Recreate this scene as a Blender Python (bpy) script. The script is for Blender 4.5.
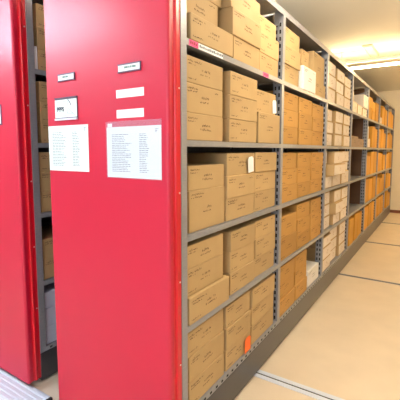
import bpy, bmesh, math, random
from mathutils import Vector, Matrix

for o in list(bpy.data.objects):
    bpy.data.objects.remove(o, do_unlink=True)
SC = bpy.context.scene
COL = SC.collection

# ------------------------------------------------------------------ camera
FPX, CY, PITCH, YAW, H = 367.06, 186.06, math.radians(5.522), math.radians(33.251), 1.2464
cam_d = bpy.data.cameras.new('camera')
cam = bpy.data.objects.new('camera', cam_d)
COL.objects.link(cam)
cam.location = (0, 0, H)
cam.rotation_euler = (math.pi / 2 - PITCH, 0, YAW)
cam_d.sensor_width = 36
cam_d.lens = FPX / 400 * 36
cam_d.shift_y = -(200 - CY) / 400
cam_d.clip_start = 0.02
SC.camera = cam

# ------------------------------------------------------------------ light
SC.view_settings.view_transform = 'Standard'
SC.view_settings.look = 'None'
SC.view_settings.gamma = 1.0
SC.view_settings.use_curve_mapping = False
SC.view_settings.exposure = 0.76
W = bpy.data.worlds.new('world')
SC.world = W
W.use_nodes = True
W.node_tree.nodes['Background'].inputs[0].default_value = (0.75, 0.87, 1, 1)
W.node_tree.nodes['Background'].inputs[1].default_value = 1.0

COOL = (0.76, 0.84, 1.0)
WARM = (1.0, 0.71, 0.36)
NEUTRAL = (0.95, 0.95, 0.95)
TUBE_COOL, TUBE_WARM, TUBE_NEUTRAL = 62, 44, 34
WIN_POWER = 38
WX0, WX1, WZ0, WZ1, WY = -1.5, 0.7, 0.95, 2.15, -2.4      # window behind the camera
ld = bpy.data.lights.new('window_daylight', 'AREA')
ld.shape = 'RECTANGLE'
ld.size = WX1 - WX0
ld.size_y = WZ1 - WZ0
ld.energy = WIN_POWER
ld.color = (0.74, 0.86, 1.0)
lo = bpy.data.objects.new('window_daylight', ld)
COL.objects.link(lo)
lo.location = ((WX0 + WX1) / 2, WY - 0.12, (WZ0 + WZ1) / 2)
lo.rotation_euler = (math.pi / 2, 0, 0)   # -Z looks along +Y

# ------------------------------------------------------------------ materials
def srgb(r, g, b):
    f = lambda c: (c / 255 / 12.92) if c / 255 <= 0.04045 else ((c / 255 + 0.055) / 1.055) ** 2.4
    return (f(r), f(g), f(b), 1)

def mat(name, col, rough=0.6, metal=0.0, coat=0.0, var=0.0, scale=8.0, rnd=0.0, bump=0.0, bscale=60, stretch=None, emit=None, spec=0.5):
    m = bpy.data.materials.new(name)
    m.use_nodes = True
    nt = m.node_tree
    b = nt.nodes['Principled BSDF']
    b.inputs['Base Color'].default_value = col
    b.inputs['Roughness'].default_value = rough
    b.inputs['Metallic'].default_value = metal
    b.inputs['Coat Weight'].default_value = coat
    b.inputs['Coat Roughness'].default_value = 0.3
    b.inputs['Specular IOR Level'].default_value = spec
    if emit:
        b.inputs['Emission Color'].default_value = (*emit[0], 1)
        b.inputs['Emission Strength'].default_value = emit[1]
    tc = nt.nodes.new('ShaderNodeTexCoord')
    vec = tc.outputs['Object']
    if stretch:
        mp = nt.nodes.new('ShaderNodeMapping')
        mp.inputs['Scale'].default_value = stretch
        nt.links.new(vec, mp.inputs['Vector'])
        vec = mp.outputs['Vector']
    if var or rnd:
        hsv = nt.nodes.new('ShaderNodeHueSaturation')
        hsv.inputs['Color'].default_value = col
        val = None
        if var:
            n = nt.nodes.new('ShaderNodeTexNoise')
            n.inputs['Scale'].default_value = scale
            n.inputs['Detail'].default_value = 5
            nt.links.new(vec, n.inputs['Vector'])
            mr = nt.nodes.new('ShaderNodeMapRange')
            mr.inputs['From Min'].default_value = 0.3
            mr.inputs['From Max'].default_value = 0.7
            mr.inputs['To Min'].default_value = 1 - var
            mr.inputs['To Max'].default_value = 1 + var
            nt.links.new(n.outputs['Fac'], mr.inputs['Value'])
            val = mr.outputs['Result']
        if rnd:
            oi = nt.nodes.new('ShaderNodeObjectInfo')
            mr2 = nt.nodes.new('ShaderNodeMapRange')
            mr2.inputs['To Min'].default_value = 1 - rnd
            mr2.inputs['To Max'].default_value = 1 + rnd
            nt.links.new(oi.outputs['Random'], mr2.inputs['Value'])
            if val is not None:
                mu = nt.nodes.new('ShaderNodeMath')
                mu.operation = 'MULTIPLY'
                nt.links.new(val, mu.inputs[0])
                nt.links.new(mr2.outputs['Result'], mu.inputs[1])
                val = mu.outputs[0]
            else:
                val = mr2.outputs['Result']
        nt.links.new(val, hsv.inputs['Value'])
        nt.links.new(hsv.outputs['Color'], b.inputs['Base Color'])
    if bump:
        n2 = nt.nodes.new('ShaderNodeTexNoise')
        n2.inputs['Scale'].default_value = bscale
        n2.inputs['Detail'].default_value = 3
        nt.links.new(vec, n2.inputs['Vector'])
        bp = nt.nodes.new('ShaderNodeBump')
        bp.inputs['Strength'].default_value = bump
        bp.inputs['Distance'].default_value = 0.002
        nt.links.new(n2.outputs['Fac'], bp.inputs['Height'])
        nt.links.new(bp.outputs['Normal'], b.inputs['Normal'])
    return m

M = {}
M['red'] = mat('red_lacquer', srgb(196, 8, 58), rough=0.48, coat=0.3, var=0.02, scale=3, bump=0.04, bscale=300)
M['red_trim'] = mat('red_trim', srgb(212, 12, 40), rough=0.3, coat=0.3)
M['steel'] = mat('galvanised_steel', srgb(148, 151, 160), rough=0.42, metal=0.3, var=0.06, scale=30, stretch=(8, 1, 8))
M['steel_dark'] = mat('grey_steel_back', srgb(92, 94, 100), rough=0.55, metal=0.2, var=0.05)
M['plinth'] = mat('plinth_grey', srgb(70, 70, 75), rough=0.3, metal=0.2, var=0.04)
M['board'] = mat('brown_board', srgb(104, 74, 50), rough=0.6, var=0.06, scale=12)  # dark brown look of the empty bay, put into an added sheet's colour
M['slot'] = mat('slot_black', srgb(18, 18, 22), rough=0.8)
M['kraft'] = mat('kraft_card', srgb(182, 154, 110), rough=0.75, var=0.05, scale=9, rnd=0.07, bump=0.1, bscale=220)
M['kraft_warm'] = mat('warm_kraft_card', srgb(182, 138, 74), rough=0.75, var=0.05, scale=9, rnd=0.08, bump=0.1, bscale=220)
M['orange'] = mat('orange_card', srgb(204, 150, 54), rough=0.7, var=0.06, scale=9, rnd=0.16)  # orange card tone with the warm lamp light put into the colour
M['pale'] = mat('pale_card', srgb(222, 212, 202), rough=0.75, var=0.04, scale=9, rnd=0.06)
M['white_card'] = mat('white_card', srgb(232, 230, 228), rough=0.7, var=0.03)
M['blue_white'] = mat('blue_white_card', srgb(190, 196, 220), rough=0.7, var=0.03)
M['grey_card'] = mat('grey_card', srgb(150, 128, 112), rough=0.75, var=0.05)
M['ink'] = mat('brown_ink', srgb(58, 40, 26), rough=0.8)
M['ink_pale'] = mat('pale_brown_ink', srgb(170, 140, 112), rough=0.8)
M['ink_grey'] = mat('grey_ink', srgb(96, 112, 132), rough=0.8)
M['ink_dark'] = mat('dark_ink', srgb(60, 72, 90), rough=0.8)
M['ink_green'] = mat('green_ink', srgb(110, 150, 140), rough=0.8)
M['paper'] = mat('white_paper', srgb(238, 242, 248), rough=0.6)
M['paper_mint'] = mat('mint_paper', srgb(226, 244, 244), rough=0.6)
M['pink'] = mat('pink_label', srgb(238, 60, 140), rough=0.5)
M['pink_ink'] = mat('dark_pink_ink', srgb(150, 10, 70), rough=0.6)
M['orange_tag'] = mat('orange_tag', srgb(244, 110, 30), rough=0.6)
M['holder'] = mat('grey_holder', srgb(92, 88, 112), rough=0.35, metal=0.2)
M['rivet'] = mat('rivet', srgb(235, 220, 220), rough=0.3, metal=0.4)
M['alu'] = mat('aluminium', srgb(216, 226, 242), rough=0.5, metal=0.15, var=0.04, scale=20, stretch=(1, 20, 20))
M['rubber'] = mat('black_rubber', srgb(30, 30, 34), rough=0.7)
M['floor'] = mat('beige_linoleum', srgb(220, 206, 186), rough=0.36, var=0.045, scale=5, bump=0.03, bscale=90)
M['wall'] = mat('cream_wall', srgb(230, 222, 204), rough=0.85, var=0.02, scale=4, bump=0.08, bscale=120)
M['ceiling'] = mat('cream_ceiling', srgb(242, 239, 230), rough=0.9, var=0.015, scale=3)
M['baseboard'] = mat('brown_baseboard', srgb(120, 66, 44), rough=0.5)
M['lamp_body'] = mat('lamp_body', srgb(236, 230, 216), rough=0.5)
M['plate'] = mat('pinkish_plate', srgb(226, 190, 170), rough=0.6)
M['tube_cool'] = mat('cool_tube', (1, 1, 1, 1), emit=(COOL, TUBE_COOL))
M['tube_warm'] = mat('warm_tube', (1, 1, 1, 1), emit=(WARM, TUBE_WARM))
M['tube_aisle'] = mat('aisle_tube', (1, 1, 1, 1), emit=((1.0, 0.84, 0.60), 92))
M['tube_far'] = mat('far_tube', (1, 1, 1, 1), emit=(WARM, 125))  # for the added lamp that lifts the far end
M['tube_neutral'] = mat('neutral_tube', (1, 1, 1, 1), emit=(NEUTRAL, TUBE_NEUTRAL))

def film(name, col, fac, rough=0.1):
    m = bpy.data.materials.new(name)
    m.use_nodes = True
    nt = m.node_tree
    nt.nodes.remove(nt.nodes['Principled BSDF'])
    out = nt.nodes['Material Output']
    t = nt.nodes.new('ShaderNodeBsdfTransparent')
    g = nt.nodes.new('ShaderNodeBsdfPrincipled')
    g.inputs['Base Color'].default_value = col
    g.inputs['Roughness'].default_value = rough
    mx = nt.nodes.new('ShaderNodeMixShader')
    mx.inputs[0].default_value = fac
    nt.links.new(t.outputs[0], mx.inputs[1])
    nt.links.new(g.outputs[0], mx.inputs[2])
    nt.links.new(mx.outputs[0], out.inputs['Surface'])
    return m
M['film'] = film('clear_plastic', srgb(225, 225, 255), 0.12)
M['glass'] = film('window_glass', srgb(240, 245, 250), 0.06, 0.02)

# ------------------------------------------------------------------ helpers
class MB:
    """collects simple shapes into one mesh"""
    def __init__(s):
        s.v, s.f = [], []
    def box(s, x0, x1, y0, y1, z0, z1):
        n = len(s.v)
        s.v += [(x, y, z) for x in (x0, x1) for y in (y0, y1) for z in (z0, z1)]
        s.f += [tuple(n + i for i in q) for q in ((0, 1, 3, 2), (4, 6, 7, 5), (0, 4, 5, 1), (2, 3, 7, 6), (0, 2, 6, 4), (1, 5, 7, 3))]
        return s
    def prism(s, pts, axis, a, b):
        """2-D outline pushed along an axis: 'z' takes (x,y), 'x' takes (y,z), 'y' takes (x,z)"""
        n, k = len(s.v), len(pts)
        for t in (a, b):
            for p, q in pts:
                s.v.append({'z': (p, q, t), 'x': (t, p, q), 'y': (p, t, q)}[axis])
        s.f.append(tuple(n + i for i in range(k)))
        s.f.append(tuple(n + k + i for i in reversed(range(k))))
        for i in range(k):
            j = (i + 1) % k
            s.f.append((n + i, n + k + i, n + k + j, n + j))
        return s
    def cyl(s, axis, c, r, a, b, seg=14):
        pts = [(c[0] + r * math.cos(2 * math.pi * i / seg), c[1] + r * math.sin(2 * math.pi * i / seg)) for i in range(seg)]
        return s.prism(pts, axis, a, b)
    def quad(s, a, b, c, d):
        n = len(s.v)
        s.v += [a, b, c, d]
        s.f.append((n, n + 1, n + 2, n + 3))
        return s
    def mesh(s, name, m, bevel=0.0, seg=2):
        me = bpy.data.meshes.new(name)
        bm = bmesh.new()
        vs = [bm.verts.new(v) for v in s.v]
        for f in s.f:
            bm.faces.new([vs[i] for i in f])
        bmesh.ops.recalc_face_normals(bm, faces=bm.faces)
        if bevel:
            bmesh.ops.bevel(bm, geom=list(bm.edges), offset=bevel, segments=seg, affect='EDGES', profile=0.5)
        bm.to_mesh(me)
        bm.free()
        me.materials.append(M[m])
        return me
    def build(s, name, m, parent=None, bevel=0.0, seg=2, loc=None):
        return link(name, s.mesh(name, m, bevel, seg), parent, loc)

def link(name, me, parent=None, loc=None, rz=0.0):
    o = bpy.data.objects.new(name, me)
    COL.objects.link(o)
    o.parent = parent
    if loc:
        o.location = loc
    if rz:
        o.rotation_euler = (0, 0, rz)
    return o

def tag(o, label, cat, group=None):
    o['label'] = label
    o['category'] = cat
    if group:
        o['group'] = group
    return o

def struct(o):
    o['kind'] = 'structure'
    return o

def empty(name, loc):
    o = link(name, None, None, loc)
    o.empty_display_size = 0.1
    return o

def ray(u, v):
    """direction of a pixel of the 400 x 400 photograph"""
    r, up = (u - 200) / FPX, -(v - CY) / FPX
    a = math.cos(PITCH) + up * math.sin(PITCH)
    w = up * math.cos(PITCH) - math.sin(PITCH)
    return Vector((-math.sin(YAW) * a + math.cos(YAW) * r, math.cos(YAW) * a + math.sin(YAW) * r, w))

def on_y(u, v, y):
    d = ray(u, v)
    return Vector((0, 0, H)) + d * (y / d.y)

def on_x(u, v, x):
    d = ray(u, v)
    return Vector((0, 0, H)) + d * (x / d.x)

# ------------------------------------------------------------------ room
X0, X1, YE, ZC = -5.5, 1.7, 8.24, 2.42
struct(MB().box(X0, X1, WY - 0.2, YE + 0.1, -0.08, 0).build('floor', 'floor'))
struct(MB().box(X0, X1, WY - 0.2, YE + 0.1, ZC, ZC + 0.08).build('ceiling', 'ceiling'))
struct(MB().box(X0, X1, YE, YE + 0.1, 0, ZC).build('wall_back', 'wall'))
struct(MB().box(X0 - 0.1, X0, WY - 0.2, YE + 0.1, 0, ZC).build('wall_left', 'wall'))
struct(MB().box(X1, X1 + 0.1, WY - 0.2, YE + 0.1, 0, ZC).build('wall_right', 'wall'))
wf = MB()
wf.box(X0, WX0, WY - 0.1, WY, 0, ZC).box(WX1, X1, WY - 0.1, WY, 0, ZC)
wf.box(WX0, WX1, WY - 0.1, WY, 0, WZ0).box(WX0, WX1, WY - 0.1, WY, WZ1, ZC)
struct(wf.build('wall_front', 'wall'))
wn = struct(empty('window_1', ((WX0 + WX1) / 2, WY, WZ0)))
fr = MB()
cx, hw, hh = 0, (WX1 - WX0) / 2, WZ1 - WZ0
fr.box(-hw, -hw + 0.05, -0.08, -0.03, 0, hh).box(hw - 0.05, hw, -0.08, -0.03, 0, hh)
fr.box(-hw + 0.05, hw - 0.05, -0.08, -0.03, 0, 0.05).box(-hw + 0.05, hw - 0.05, -0.08, -0.03, hh - 0.05, hh)
fr.box(-0.03, 0.03, -0.08, -0.03, 0.05, hh - 0.05)
fr.build('window_frame', 'lamp_body', wn)
for a, b in ((-hw + 0.05, -0.03), (0.03, hw - 0.05)):
    MB().box(a, b, -0.058, -0.052, 0.05, hh - 0.05).build('pane', 'glass', wn)
struct(MB().box(X0, X1, YE - 0.012, YE, 0, 0.06).build('baseboard_back', 'baseboard'))

# floor rails that the carriages run on (two metal lips either side of a groove)
for ry, lab in ((1.81, 'steel floor rail crossing the aisle nearest the camera'),
                (3.80, 'thin steel floor rail crossing the aisle beside the pale boxes'),
                (5.38, 'thin steel floor rail crossing the aisle, third from the camera'),
                (7.0, 'thin steel floor rail crossing the aisle nearest the end wall')):
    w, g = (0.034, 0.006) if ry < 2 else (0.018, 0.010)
    r = empty('floor_rail', (-1.0, ry, 0))
    MB().box(-3.4, 2.6, -w, -g, 0, 0.004).build('rail_lip', 'alu' if ry < 2 else 'steel', r)  # all rails one metal; the near one's reflected sheen is put in its colour
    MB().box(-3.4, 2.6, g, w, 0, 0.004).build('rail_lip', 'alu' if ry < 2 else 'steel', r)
    MB().box(-3.4, 2.6, -g, g, 0, 0.0012).build('groove', 'rubber', r)
    tag(r, lab, 'rail', 'floor rails')

# ------------------------------------------------------------------ lamps
def lamp(name, label, x, y, length, m, tubes=1):
    t = empty(name, (x, y, ZC))
    hl = length / 2
    MB().prism([(-0.008, -0.112), (0.008, -0.112), (0.008, -0.142), (-0.008, -0.142)], 'x', -hl, hl).build('housing', 'lamp_body', t)
    for k in range(tubes):
        oy = 0 if tubes == 1 else (-0.045 + 0.09 * k)
        MB().cyl('x', (oy, -0.20), 0.014, -hl + 0.05, hl - 0.05).build('tube', m, t)
    for s in (-1, 1):
        a = s * (hl - 0.05)
        MB().box(min(a, a + s * 0.03), max(a, a + s * 0.03), *( (-0.02, 0.02) if tubes == 1 else (-0.06, 0.06)), -0.218, -0.112).build('end_cap', 'lamp_body', t)
    for s in (-1, 1):
        MB().cyl('z', (s * hl * 0.6, 0), 0.004, -0.113, 0, 8).build('hanging_rod', 'lamp_body', t)
    tag(t, label, 'lamp', 'ceiling tube lamps')
    return t
lamp('tube_lamp', 'glowing warm tube lamp on the ceiling above the far shelves', -0.62, 4.75, 1.5, 'tube_warm')
lamp('tube_lamp', 'warm white tube lamp on the ceiling above the near shelves', -0.30, 2.0, 1.5, 'tube_aisle')
lamp('tube_lamp', 'neutral tube lamp on the ceiling over the open floor by the window', -0.30, -0.75, 1.5, 'tube_neutral')
lamp('tube_lamp', 'warm white tube lamp on the ceiling over the aisle by the end wall', 0.80, 6.6, 1.2, 'tube_far')  # added out of view to brighten the far end of the aisle
lamp('tube_lamp', 'cool twin tube lamp on the ceiling before the red end panels', -2.85, 0.12, 1.7, 'tube_cool', 2)
pl = empty('ceiling_plate', (-0.755, 4.82, ZC))
MB().box(-0.055, 0.055, -0.28, 0.28, -0.014, 0).build('cover', 'plate', pl, bevel=0.004)
MB().box(-0.035, 0.035, -0.25, 0.25, -0.018, -0.014).build('grille', 'wall', pl)
tag(pl, 'pinkish rectangular plate on the ceiling above the middle bays', 'ceiling plate')

# ------------------------------------------------------------------ mobile shelving carriages
D = 0.7995                 # camera to shelf front
XF = -D
Y0 = 1.1306                # first bay starts behind the near upright
YF = 1.0196                # face of the red end panels
DEP = 0.691                # carriage depth (two shelves back to back)
UPW = 0.036
NB = 7
LIP = 0.024
ZB = [0.165, 0.529, 0.8956, 1.2615, 1.6325]      # underside of each shelf
ZTOP0, ZTOP1 = 2.022, 2.054

def upright_mesh(sgn):
    # front flange + web going back (local x = 0 at the shelf front, y from -UPW to 0)
    b = MB()
    b.box(-0.004, 0, -UPW, 0, 0, 1) if sgn > 0 else b.box(0, 0.004, -UPW, 0, 0, 1)
    b.v = [(x, y, z * (ZTOP1 - 0.165) + 0.165) for x, y, z in b.v]
    x0, x1 = (-0.055, -0.004) if sgn > 0 else (0.004, 0.055)
    b.box(x0, x1, -UPW, -UPW + 0.003, 0.165, ZTOP1)
    b.box(x0, x1, -0.003, 0, 0.165, ZTOP1)
    return b.mesh('upright', 'steel')

def slot_mesh(sgn):
    b = MB()
    for i in range(45):
        z = 0.2 + i * 0.04
        for c in (-0.018, -0.041):
            x = c if sgn > 0 else -c
            b.box(x - 0.005, x + 0.005, -UPW - 0.0006, -UPW + 0.0004, z, z + 0.022)
    return b.mesh('slot_row', 'slot')

UP = {1: upright_mesh(1), -1: upright_mesh(-1)}
SL = {1: slot_mesh(1), -1: slot_mesh(-1)}

def shelf_mesh():
    b = MB()
    L = 1 - UPW
    b.box(-DEP + 0.004, -0.004, 0, L, 0.018, LIP)
    for x0, x1 in ((-0.004, 0.0), (-DEP, -DEP + 0.004)):
        b.box(x0, x1, 0, L, 0, LIP)
    b.box(-0.02, -0.004, 0, L, 0, 0.003)
    b.box(-DEP + 0.004, -DEP + 0.02, 0, L, 0, 0.003)
    return b.mesh('shelf', 'steel')
SHELF = shelf_mesh()

def top_mesh():
    b = MB()
    L = 1 - UPW
    b.box(-DEP, 0, 0, L, 0.024, 0.032)
    b.box(-0.004, 0, 0, L, 0, 0.024)
    b.box(-DEP, -DEP + 0.004, 0, L, 0, 0.024)
    return b.mesh('top_cover', 'steel')
TOP = top_mesh()
BACK = MB().box(-DEP / 2 - 0.003, -DEP / 2 + 0.003, 0, 1 - UPW, 0.2, ZTOP0).mesh('back_sheet', 'steel_dark')
pb = MB()
for i in range(19):
    pb.box(-0.001, 0.0006, 0.02 + i * 0.05, 0.036 + i * 0.05, 0.172, 0.182)
PSLOT = pb.mesh('slot_row', 'slot')
BRACE = MB().prism([(0.0, 1.97), (0.0, 1.985), (-0.30, 1.915), (-0.30, 1.90)], 'y', -0.004, 0).mesh('brace', 'steel')

def panel_outline(side):
    """plan of one edge of the end panel, x measured outwards from the flush plane"""
    r = 0.012
    pts = []
    for i in range(6):                                  # rounded face corner
        t = math.radians(-90 + i * 18)
        pts.append((-r + r * math.cos(t), r + r * math.sin(t)))
    pts += [(0.0, 0.016), (-0.005, 0.019), (-0.005, 0.030)]
    return pts

def carriage(xf, label, slots_on=True):
    root = empty('mobile_shelving', (xf, 0, 0))
    # red end panel: face slab with rounded edges
    e = panel_outline(1)
    pts = [(p, YF + q) for p, q in e] + [(-DEP - p, YF + q) for p, q in reversed(e)]
    panel = MB().prism(pts, 'z', 0.033, 2.10).build('end_panel', 'red', root)
    tr = MB()
    # recessed neck, bead and back frame that form the stepped edge
    prof = [(-0.005, 0.030), (-0.005, 0.038), (0.0, 0.040), (0.003, 0.044), (0.003, 0.050), (0.0, 0.054), (-0.003, 0.055), (-0.003, 0.0745)]
    pts = [(p, YF + q) for p, q in prof] + [(-DEP - p, YF + q) for p, q in reversed(prof)]
    tr.prism(pts, 'z', 0.033, 2.10)
    trim = tr.build('edge_trim', 'red_trim', panel)
    for z in (0.42, 0.75, 1.09, 1.47, 1.85):
        MB().cyl('x', (YF + 0.066, z), 0.0035, -0.003, -0.001, 10).build('rivet', 'rivet', panel)
    # uprights
    for k in range(NB + 1):
        for s, x in ((1, 0.0), (-1, -DEP)):
            u = link('upright', UP[s], root, (x, Y0 + k, 0))
            r = link('slot_row', SL[s], u)
            r['kind'] = 'stuff'
    for k in range(NB):
        y = Y0 + k
        for z in ZB:
            link('shelf', SHELF, root, (0, y, z))
        link('top_cover', TOP, root, (0, y, ZTOP0))
        link('back_sheet', BACK, root, (0, y, 0))
        link('brace', BRACE, root, (-0.02, y + 1 - UPW - 0.006, 0))
    MB().box(-DEP / 2 + 0.006, -0.058, Y0 + 4 - 0.022, Y0 + 4 - 0.018, 0.2, ZTOP0).build('side_sheet', 'board', root)  # added sheet that makes the empty fourth bay look dark
    pk = MB().box(-DEP, 0, Y0 - UPW, Y0 + NB, 0.012, 0.163).build('plinth', 'plinth', root, bevel=0.003)
    for k in range(NB):
        r = link('slot_row', PSLOT, pk, (0, Y0 + k, 0))
        r['kind'] = 'stuff'
    MB().box(-DEP + 0.03, -0.03, Y0, Y0 + NB, 0.0045, 0.012).build('running_gear', 'rubber', root)
    tag(root, label, 'shelving')
    return root, panel
main, main_panel = carriage(XF, 'long grey steel mobile shelving with large red end panel covered in notices')
XL = -1.7363
left, left_panel = carriage(XL, 'grey steel mobile shelving behind the plain red panel cut by left frame edge')

# pink and white shelf-edge labels on the upper shelf of the nearest bay
sh = [o for o in main.children if o.name.startswith('shelf') and abs(o.location.y - Y0) < 1e-3 and abs(o.location.z - ZB[4]) < 1e-3][0]
def edge_label(name, y0, y1, m, ink, z0=0.001, z1=0.023):
    o = MB().box(0, 0.0012, y0, y1, z0, z1).build(name, m, sh)
    b = MB()
    rr = random.Random(int(y0 * 1000))
    y = y0 + 0.006
    while y < y1 - 0.008:
        w = rr.uniform(0.004, 0.009)
        b.box(0.0012, 0.0016, y, y + w, z0 + 0.007, z1 - rr.uniform(0.004, 0.009))
        y += w + 0.004
    t = b.mesh('print', ink)
    p = link('print', t, sh)
    p['kind'] = 'stuff'
edge_label('shelf_label', 0.015, 0.075, 'pink', 'pink_ink')
edge_label('shelf_label', 0.078, 0.265, 'paper', 'ink_grey')
edge_label('shelf_label', 0.69, 0.76, 'pink', 'pink_ink')

# ------------------------------------------------------------------ archive boxes
def scribble(seed, w, h):
    """a few lines of writing on a box front, u along +y, origin at the centre of the face"""
    rr = random.Random(seed)
    b = MB()
    def line(u0, v0, length, hh):
        u = u0
        while u < u0 + length:
            if rr.random() < 0.16:
                u += 0.006
                continue
            a = v0 + rr.uniform(-0.2, 0.15) * hh
            c = a + rr.uniform(0.55, 1.0) * hh
            st = rr.uniform(-0.0015, 0.002)
            b.quad((0, u, a), (0, u + 0.0022, a), (0, u + 0.0022 + st, c), (0, u + st, c))
            if rr.random() < 0.7:
                m = rr.choice((a, (a + c) / 2, c - 0.001))
                b.quad((0, u, m), (0, u + 0.005, m), (0, u + 0.005, m + 0.0018), (0, u, m + 0.0018))
            u += rr.uniform(0.0045, 0.0075)
    L, T = -w / 2 + 0.012, h / 2 - 0.018
    line(L, T, w * rr.uniform(0.22, 0.36), 0.007)
    line(L, T - 0.011, w * rr.uniform(0.16, 0.28), 0.006)
    c0 = -w * 0.10
    line(c0, 0.004, w * rr.uniform(0.18, 0.26), 0.009)
    line(c0 - 0.012, -0.012, w * rr.uniform(0.22, 0.34), 0.007)
    if rr.random() < 0.5:
        line(w * 0.27, T, w * 0.13, 0.006)
    if rr.random() < 0.35:
        line(L, -h / 2 + 0.012, w * 0.2, 0.005)
    return b
SCR, RND = {}, random.Random(11)
LEV = ['lowest shelf', 'second shelf up', 'middle shelf', 'second shelf down', 'top shelf']
BAY = ['bay nearest the red panel', 'second bay from the red panel', 'third bay from the red panel', 'fourth bay from the red panel',
       'fifth bay from the red panel', 'sixth bay from the red panel', 'last bay by the end wall']
CN = {'kraft': 'tan', 'kraft_warm': 'tan', 'orange': 'orange', 'pale': 'pale-fronted', 'white_card': 'white', 'grey_card': 'greyish', 'blue_white': 'white'}

def xf_of(x):
    return XF if x > XF - 0.5 else XL

def make_box(x_front, y0, y1, z, h, m, label, group, write=True, rz=0.0, depth=0.32, lidded=False):
    w = y1 - y0
    depth = min(depth, DEP / 2 - 0.008 - (xf_of(x_front) - x_front))
    body = 'kraft' if m == 'pale' else m
    me = MB().box(-depth / 2, depth / 2, -w / 2, w / 2, 0, h).mesh('archive_box', body, bevel=0.0035, seg=2)
    o = link('archive_box', me, None, (x_front - depth / 2, (y0 + y1) / 2, z), rz)
    tag(o, label, 'box', group)
    if m == 'pale':
        MB().box(depth / 2, depth / 2 + 0.0012, -w / 2 + 0.009, w / 2 - 0.009, 0.007, h - 0.007).build('front_label', 'pale', o)
        b = MB()
        for q in range(4):
            a = RND.uniform(-0.03, 0.02)
            b.box(depth / 2 + 0.0012, depth / 2 + 0.0016, a, a + RND.uniform(0.015, 0.04), h * 0.35 + q * 0.009, h * 0.35 + q * 0.009 + 0.003)
        link('print', b.mesh('print', 'ink_pale'), o)['kind'] = 'stuff'
        write = False
    if write:
        key = (RND.randrange(7), round(w, 2), round(h, 2))
        if key not in SCR:
            SCR[key] = scribble(key[0], key[1] - 0.005, key[2] - 0.005).mesh('handwriting', 'ink')
        link('handwriting', SCR[key], o, (depth / 2 + 0.0006, 0, h / 2))['kind'] = 'stuff'
    if lidded:
        lp = MB().box(depth / 2 - 0.001, depth / 2 + 0.0025, -w / 2 + 0.002, w / 2 - 0.002, h - 0.035, h - 0.002)
        lp.build('lid_lip', m, o)
    return o

def place(bay, lev, stacks, mats, write=True, group='archive boxes on the long shelving', xf=None, by=None, where=None):
    """stacks: (u0, u1, [heights from the bottom], setback); mats: one material, or one for each box as a dict {(stack, row): name}"""
    zs = ZB[lev] + LIP + 0.0004
    n = len(stacks)
    made = {}
    for i, st in enumerate(stacks):
        u0, u1, hs = st[:3]
        back = st[3] if len(st) > 3 else 0.012
        z = zs
        col = {1: ['only'], 2: ['left', 'right'], 3: ['left', 'middle', 'right']}.get(n, ['first', 'second', 'third', 'fourth', 'fifth'])[i]
        for j, h in enumerate(hs):
            m = mats.get((i, j), mats['*']) if isinstance(mats, dict) else mats
            a, b = u0, u1
            bk = back
            if isinstance(h, tuple):
                h, a, b, bk = h
            else:
                a += RND.uniform(0, 0.006); b -= RND.uniform(0, 0.006); bk += RND.uniform(-0.006, 0.006)
            if len(hs) == 1:
                pos = 'alone in' if n > 1 else 'alone'
            else:
                pos = ['bottom of', 'top of'][j == len(hs) - 1] if len(hs) < 3 or j in (0, len(hs) - 1) else 'middle of'
            lab = '%s box, %s %s %s, %s, %s' % (CN[m], pos, col, 'stack' if write or n <= 3 else 'place', LEV[lev], where or BAY[bay])
            made[(i, j)] = make_box((XF if xf is None else xf) - bk, (by or Y0 + bay) + a, (by or Y0 + bay) + b, z, h, m, lab, group, write, RND.uniform(-0.006, 0.006))
            z += h + 0.0003
    return made

A3 = [0.107, 0.107, 0.106]
C1, C2, C3 = (0.008, 0.305), (0.325, 0.62), (0.635, 0.935)
# bay nearest the red panel
place(0, 4, [(0.005, 0.345, [(0.097, 0.022, 0.35, -0.004), (0.118, 0.006, 0.31, 0.05), 0.10], 0.05),
             (0.37, 0.66, [0.103, (0.118, 0.355, 0.655, 0.0), (0.108, 0.352, 0.665, 0.01)], 0.01),
             (0.675, 0.94, [0.100, 0.108, (0.09, 0.675, 0.93, 0.03)], 0.01)], 'kraft')
b04 = place(0, 3, [(0.003, 0.292, [0.105, 0.112, 0.100]), (0.335, 0.63, [0.104, 0.106, 0.104], 0.008),
             (0.645, 0.945, [(0.162, 0.645, 0.945, 0.002), (0.118, 0.638, 0.92, 0.02)])], 'kraft')
b03 = place(0, 2, [(0.03, 0.315, [0.168, 0.098]), (0.325, 0.625, [0.106, 0.104, 0.104]), (0.635, 0.93, [0.107, 0.105, 0.103])], 'kraft')
place(0, 1, [(0.005, 0.31, [(0.112, 0.012, 0.335, -0.002), (0.112, 0.006, 0.30, 0.012), (0.094, 0.006, 0.30, 0.012)]),
             (0.365, 0.64, [0.107, 0.104, 0.098]), (0.65, 0.935, [0.108, 0.106, 0.098])], 'kraft')
b01 = place(0, 0, [(0.02, 0.315, [0.108, 0.108, 0.105]), (0.33, 0.60, [0.104, 0.107, 0.106]), (0.615, 0.93, [0.106, 0.104, 0.104])], 'kraft')
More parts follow.
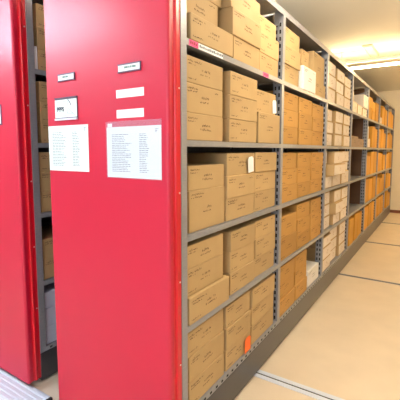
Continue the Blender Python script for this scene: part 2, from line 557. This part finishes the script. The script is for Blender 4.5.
# second bay
place(1, 4, [(*C1, [0.110, 0.110, 0.106]), (0.33, 0.62, [(0.155, 0.34, 0.62, -0.005), (0.125, 0.40, 0.56, 0.03)]),
             (0.64, 0.935, [0.10, (0.215, 0.63, 0.93, 0.02)])], {'*': 'kraft', (1, 0): 'white_card'})
place(1, 3, [(*C1, [0.108, 0.105, 0.108]), (*C2, A3), (*C3, [0.105, 0.104, 0.102])], 'kraft_warm')
place(1, 2, [(*C1, [0.106, 0.104, 0.102]), (*C2, [0.104, 0.104, 0.103]), (0.625, 0.935, [0.104, 0.104, 0.103])], 'kraft_warm')
place(1, 1, [(0.012, 0.325, [0.14, 0.135]), (0.335, 0.63, [0.106, 0.107, 0.104]), (0.65, 0.935, [0.105, 0.104, 0.105])], 'kraft_warm')
place(1, 0, [(0.01, 0.31, [0.108, 0.105, 0.108]), (0.325, 0.59, [0.107, 0.106, 0.104]), (0.63, 0.93, [0.125])], {'*': 'kraft_warm', (2, 0): 'white_card'})
# third bay: pale boxes
P = [0.10, 0.10, 0.095]
place(2, 4, [(0.012, 0.285, [0.112, 0.11, 0.106]), (0.315, 0.612, [0.108, 0.106, 0.10]), (0.645, 0.93, [0.106, 0.106, 0.09])], 'pale')
place(2, 3, [(0.015, 0.295, [0.107, 0.105, 0.103], 0.03), (0.33, 0.612, [0.108, 0.106, 0.102]), (0.645, 0.93, [0.106, 0.106, 0.100])], 'pale')
place(2, 2, [(0.015, 0.27, [0.106, (0.10, 0.01, 0.125, 0.06), (0.11, 0.02, 0.26, 0.06)]),
             (0.28, 0.60, [0.107, (0.098, 0.14, 0.58, -0.035), (0.112, 0.27, 0.60, 0.0)]),
             (0.615, 0.94, [0.125, (0.088, 0.62, 0.935, 0.02), 0.108])], 'pale')
place(2, 1, [(0.015, 0.29, [0.11, 0.105, 0.11], 0.03), (0.36, 0.63, [0.106, (0.105, 0.33, 0.62, -0.015), 0.11]), (0.645, 0.93, [0.107, 0.106, 0.108])], 'pale')
place(2, 0, [(0.01, 0.31, [0.108, 0.106, 0.09]), (0.33, 0.612, [0.108, 0.106, 0.108], 0.03), (0.645, 0.93, [0.107, 0.106, 0.11])], 'pale')
# fourth bay: mostly empty
place(3, 4, [(0.03, 0.31, [0.115, (0.12, 0.05, 0.24, 0.04)]), (0.34, 0.62, [0.11, (0.12, 0.36, 0.55, 0.12)]), (0.64, 0.93, [0.10, (0.15, 0.62, 0.93, 0.0)])],
      {'*': 'pale', (0, 1): 'kraft', (1, 1): 'kraft', (2, 1): 'white_card'})
place(3, 3, [(0.06, 0.46, [0.12], 0.02), (0.50, 0.90, [0.10], 0.03)], 'grey_card')
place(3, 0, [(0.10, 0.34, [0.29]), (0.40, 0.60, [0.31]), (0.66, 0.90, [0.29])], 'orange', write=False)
# far bays: orange upright boxes
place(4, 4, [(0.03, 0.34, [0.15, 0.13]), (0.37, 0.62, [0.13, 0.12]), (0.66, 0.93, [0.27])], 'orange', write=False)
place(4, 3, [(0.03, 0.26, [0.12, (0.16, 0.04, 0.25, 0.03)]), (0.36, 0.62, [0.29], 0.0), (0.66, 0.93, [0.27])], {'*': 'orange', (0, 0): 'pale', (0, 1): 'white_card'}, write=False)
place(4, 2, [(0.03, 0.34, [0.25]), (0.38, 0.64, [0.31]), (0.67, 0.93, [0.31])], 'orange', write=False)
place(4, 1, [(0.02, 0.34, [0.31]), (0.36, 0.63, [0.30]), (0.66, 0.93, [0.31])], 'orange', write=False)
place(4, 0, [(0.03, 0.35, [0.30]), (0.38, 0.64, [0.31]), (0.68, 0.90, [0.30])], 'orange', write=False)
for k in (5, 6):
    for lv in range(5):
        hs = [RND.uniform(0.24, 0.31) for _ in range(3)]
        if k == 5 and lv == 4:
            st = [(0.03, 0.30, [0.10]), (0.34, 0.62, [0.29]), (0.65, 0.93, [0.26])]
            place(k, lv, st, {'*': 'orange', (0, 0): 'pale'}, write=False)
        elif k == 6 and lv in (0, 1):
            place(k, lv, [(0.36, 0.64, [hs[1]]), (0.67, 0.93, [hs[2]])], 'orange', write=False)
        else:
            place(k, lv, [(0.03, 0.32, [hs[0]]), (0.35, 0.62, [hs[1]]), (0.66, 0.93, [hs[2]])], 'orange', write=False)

# boxes in the slit between the two red panels
G = 'boxes seen in the gap between the red panels'
LW = 'in the gap between red panels'
def gap_stack(lev, hs, mats, u0=0.012, u1=0.30, back=0.014):
    zs = ZB[lev] + LIP + 0.0004
    z = zs
    for j, h in enumerate(hs):
        m = mats
        nm = ['bottom', 'middle', 'top'] if len(hs) == 3 else ['lower', 'upper']
        make_box(XL - back, Y0 + u0, Y0 + u1, z, h, m, '%s box, %s one on the %s, in the gap between red panels' % (CN[m], nm[j], LEV[lev]), G, m != 'blue_white', 0.0)
        z += h
gap_stack(4, [0.105, 0.112, 0.115], 'kraft', u0=0.03)
gap_stack(3, [0.107, 0.107, 0.104], 'kraft', u0=0.03)
gap_stack(2, [0.107, 0.106, 0.104], 'kraft')
gap_stack(1, [0.11, 0.11], 'kraft')
gap_stack(0, [0.10, 0.102, 0.09], 'blue_white')
tag(MB().box(XL - 0.012, XL - 0.008, Y0 + 0.004, Y0 + 0.022, ZB[4] + LIP, ZB[4] + LIP + 0.115).build('card_strip', 'paper'),
    'narrow white card standing beside boxes in the gap between red panels', 'card')

# loose paper tags on boxes of the nearest bay
def paper_tag(u, v, w, h, xoff, m, label, rx=0.0):
    p = on_x(u, v, XF + xoff)
    b = MB()
    pts = [(-w / 2, 0), (w / 2, 0), (w / 2, h * 0.86), (w * 0.3, h), (-w * 0.3, h), (-w / 2, h * 0.86)]
    b.prism(pts, 'x', 0, 0.0015)
    o = b.build('paper_tag', m, loc=(p.x, p.y, p.z))
    o.rotation_euler = (rx, 0, 0)
    tag(o, label, 'tag', 'paper tags on boxes')
paper_tag(274.5, 113.5, 0.055, 0.075, -0.016, 'paper', 'white paper tag hanging on the box in front of the first grey post', 0.12)
paper_tag(251.0, 172.0, 0.060, 0.078, -0.001, 'paper', 'white paper tag hanging above the middle shelf of the nearest bay', 0.10)
paper_tag(247.5, 351.0, 0.066, 0.078, 0.002, 'orange_tag', 'small orange tag on the lowest boxes near the base', 0.0)

# ------------------------------------------------------------------ notices and label holders on the main red panel
def rect_on_panel(u0, v0, u1, v1):
    um, vm = (u0 + u1) / 2, (v0 + v1) / 2
    xl, xr = on_y(u0, vm, YF).x, on_y(u1, vm, YF).x
    zt, zb = on_y(um, v0, YF).z, on_y(um, v1, YF).z
    return xl, xr, zb, zt

def text_rows(rr, x0, x1, z0, z1, rows, y, m, name, parent, thick=0.0022):
    b = MB()
    for i in range(rows):
        z = z1 - (z1 - z0) * (i + 0.5) / rows
        x = x0
        end = x0 + (x1 - x0) * rr.uniform(0.6, 1.0)
        while x < end:
            w = rr.uniform(0.006, 0.02)
            b.quad((x, y, z), (min(x + w, end), y, z), (min(x + w, end), y, z + thick), (x, y, z + thick))
            x += w + 0.0025
    o = b.build(name, m, parent)
    o['kind'] = 'stuff'
    return o

def notice(rect, label, name, mat_paper, sleeve=None, seed=1):
    xl, xr, zb, zt = rect
    w, h = xr - xl, zt - zb
    t = empty(name, ((xl + xr) / 2, YF, zb))
    top = h * (0.90 if sleeve else 1.0)
    MB().box(-w / 2, w / 2, -0.0016, -0.0004, 0, top).build('sheet', mat_paper, t)
    rr = random.Random(seed)
    y = -0.0019
    text_rows(rr, -w * 0.40, -w * 0.02, top * 0.10, top * 0.86, 22, y, 'ink_grey', 'print', t)
    text_rows(rr, w * 0.12, w * 0.30, top * 0.10, top * 0.86, 22, y, 'ink_grey', 'print', t)
    text_rows(rr, w * 0.40, w * 0.46, top * 0.86, top * 0.94, 3, y, 'ink_grey', 'print', t)
    if sleeve:
        MB().box(-w / 2 - 0.004, w / 2 + 0.004, -0.0034, -0.0026, -0.003, h).build('plastic_sleeve', 'film', t)
        MB().box(-w / 2 + 0.006, -w / 2 + 0.03, -0.0024, -0.0018, h * 0.905, h * 0.965).build('corner_tab', 'paper', t)
    tag(t, label, 'notice', 'printed lists on the red panel')
notice(rect_on_panel(49.5, 125.3, 88.8, 171), 'white printed list sheet on the red panel, below the square sign', 'notice_sheet', 'paper_mint', None, 3)
notice(rect_on_panel(107.5, 120.3, 161.5, 178.2), 'larger printed list in a clear plastic sleeve on the red panel', 'notice_sheet', 'paper_mint', True, 5)

def label_holder(rect, label, rr_seed, written=True, holder=True):
    xl, xr, zb, zt = rect
    w, h = xr - xl, zt - zb
    t = empty('label_holder' if holder else 'blank_label', ((xl + xr) / 2, YF, zb))
    if holder:
        b = MB()
        b.box(-w / 2, w / 2, -0.002, 0, 0, h)
        b.box(-w / 2, w / 2, -0.006, -0.002, 0, 0.004)
        b.box(-w / 2, w / 2, -0.006, -0.002, h - 0.004, h)
        b.box(w / 2 - 0.003, w / 2, -0.006, -0.002, 0.004, h - 0.004)
        b.build('frame', 'holder', t)
        MB().box(-w / 2 + 0.001, w / 2 - 0.003, -0.0035, -0.002, 0.004, h - 0.004).build('card', 'paper', t)
    else:
        MB().box(-w / 2, w / 2, -0.0012, 0, 0, h).build('card', 'paper', t)
    if written:
        text_rows(random.Random(rr_seed), -w * 0.22, w * 0.3, h * 0.3, h * 0.6, 1, -0.0037, 'ink_green', 'print', t, 0.007)
    tag(t, label, 'label', 'labels on the red panel')
label_holder(rect_on_panel(58.5, 73.5, 75.2, 81), 'narrow white label card in dark holder above the square sign', 1)
label_holder(rect_on_panel(118.5, 63.0, 141.3, 71.8), 'narrow white label card in dark holder, highest on the red panel', 2)
label_holder(rect_on_panel(116.3, 88.6, 144.0, 97.0), 'blank white label strip on the red panel, upper of the two', 3, False, False)
label_holder(rect_on_panel(116.8, 109.0, 144.0, 117.6), 'blank white label strip directly above the sleeved list', 4, False, False)

# square sign with dark bars above and below, bold letters and a line sketch
xl, xr, zb, zt = rect_on_panel(56.0, 97.2, 78.0, 120.2)
w, h = xr - xl, zt - zb
sg = empty('square_sign', ((xl + xr) / 2, YF, zb))
MB().box(-w / 2, w / 2, -0.003, 0, 0, h).build('plate', 'holder', sg)
MB().box(-w / 2, w / 2 - 0.003, -0.0045, -0.003, 0.012, h - 0.009).build('card', 'paper_mint', sg)
MB().box(-w / 2, w / 2, -0.009, -0.003, 0, 0.008).build('rail', 'alu', sg)
MB().box(-w / 2, w / 2, -0.008, -0.003, h - 0.005, h).build('rail', 'holder', sg)
fc = bpy.data.curves.new('sign_text', 'FONT')
fc.body = 'PPPS'
fc.size = 0.025
fc.extrude = 0.0002
fc.offset = 0.0013
fo = bpy.data.objects.new('tmp_text', fc)
COL.objects.link(fo)
bpy.context.view_layer.update()
tm = bpy.data.meshes.new_from_object(fo.evaluated_get(bpy.context.evaluated_depsgraph_get()))
bpy.data.objects.remove(fo, do_unlink=True)
tm.materials.clear()
tm.materials.append(M['ink_dark'])
to = link('lettering', tm, sg, (-w * 0.42, -0.0049, h * 0.40))
to.rotation_euler = (math.pi / 2, 0, 0)
sk = MB()
def stroke(pts, t=0.0016):
    for (a, b), (c, d) in zip(pts, pts[1:]):
        L = math.hypot(c - a, d - b)
        nx, nz = -(d - b) / L * t / 2, (c - a) / L * t / 2
        sk.quad((a - nx, -0.0049, b - nz), (c - nx, -0.0049, d - nz), (c + nx, -0.0049, d + nz), (a + nx, -0.0049, b + nz))
stroke([(w * 0.08, h * 0.86), (w * 0.10, h * 0.55), (w * 0.06, h * 0.3), (w * 0.3, h * 0.28)])
stroke([(w * 0.10, h * 0.9), (w * 0.2, h * 0.74), (w * 0.24, h * 0.62)], 0.005)
stroke([(w * 0.12, h * 0.5), (w * 0.25, h * 0.34), (w * 0.4, h * 0.2)])
stroke([(-w * 0.42, h * 0.8), (w * 0.05, h * 0.82)], 0.001)
stroke([(-w * 0.42, h * 0.2), (w * 0.1, h * 0.21)], 0.001)
so = sk.build('sketch', 'ink_grey', sg)
tag(sg, 'square white sign with bold letters and sketch on the red panel', 'sign')

# card holder on the left red panel, cut by the frame edge
p1, p2 = on_y(1.8, 114, YF), on_y(0, 104.5, YF)
xr = p1.x
zt, zb = on_y(1.0, 104.5, YF).z, on_y(1.0, 125, YF).z
h = zt - zb
ch = empty('card_holder', (xr - 0.06, YF, zb))
MB().box(-0.06, 0.06, -0.003, 0, 0, h).build('frame', 'holder', ch)
MB().box(-0.055, 0.054, -0.0042, -0.003, 0.006, h - 0.005).build('card', 'paper', ch)
tag(ch, 'dark framed card holder on the left red panel at the frame edge', 'card holder')

# ------------------------------------------------------------------ ribbed aluminium threshold in front of the left carriage
th = empty('threshold_strip', (-2.15, 0.97, 0))
prof = [(-0.075, 0.0), (-0.068, 0.006)]
for i in range(5):
    y = -0.062 + i * 0.026
    prof += [(y, 0.011), (y + 0.004, 0.016), (y + 0.016, 0.016), (y + 0.020, 0.011)]
prof += [(0.072, 0.010), (0.075, 0.0)]
MB().prism(prof, 'x', -0.60, 0.57).build('ribbed_plate', 'alu', th)
MB().box(0.57, 0.585, -0.07, 0.07, 0, 0.015).build('end_cap', 'rubber', th)
tag(th, 'ribbed aluminium threshold strip on the floor under the left red panel', 'threshold')
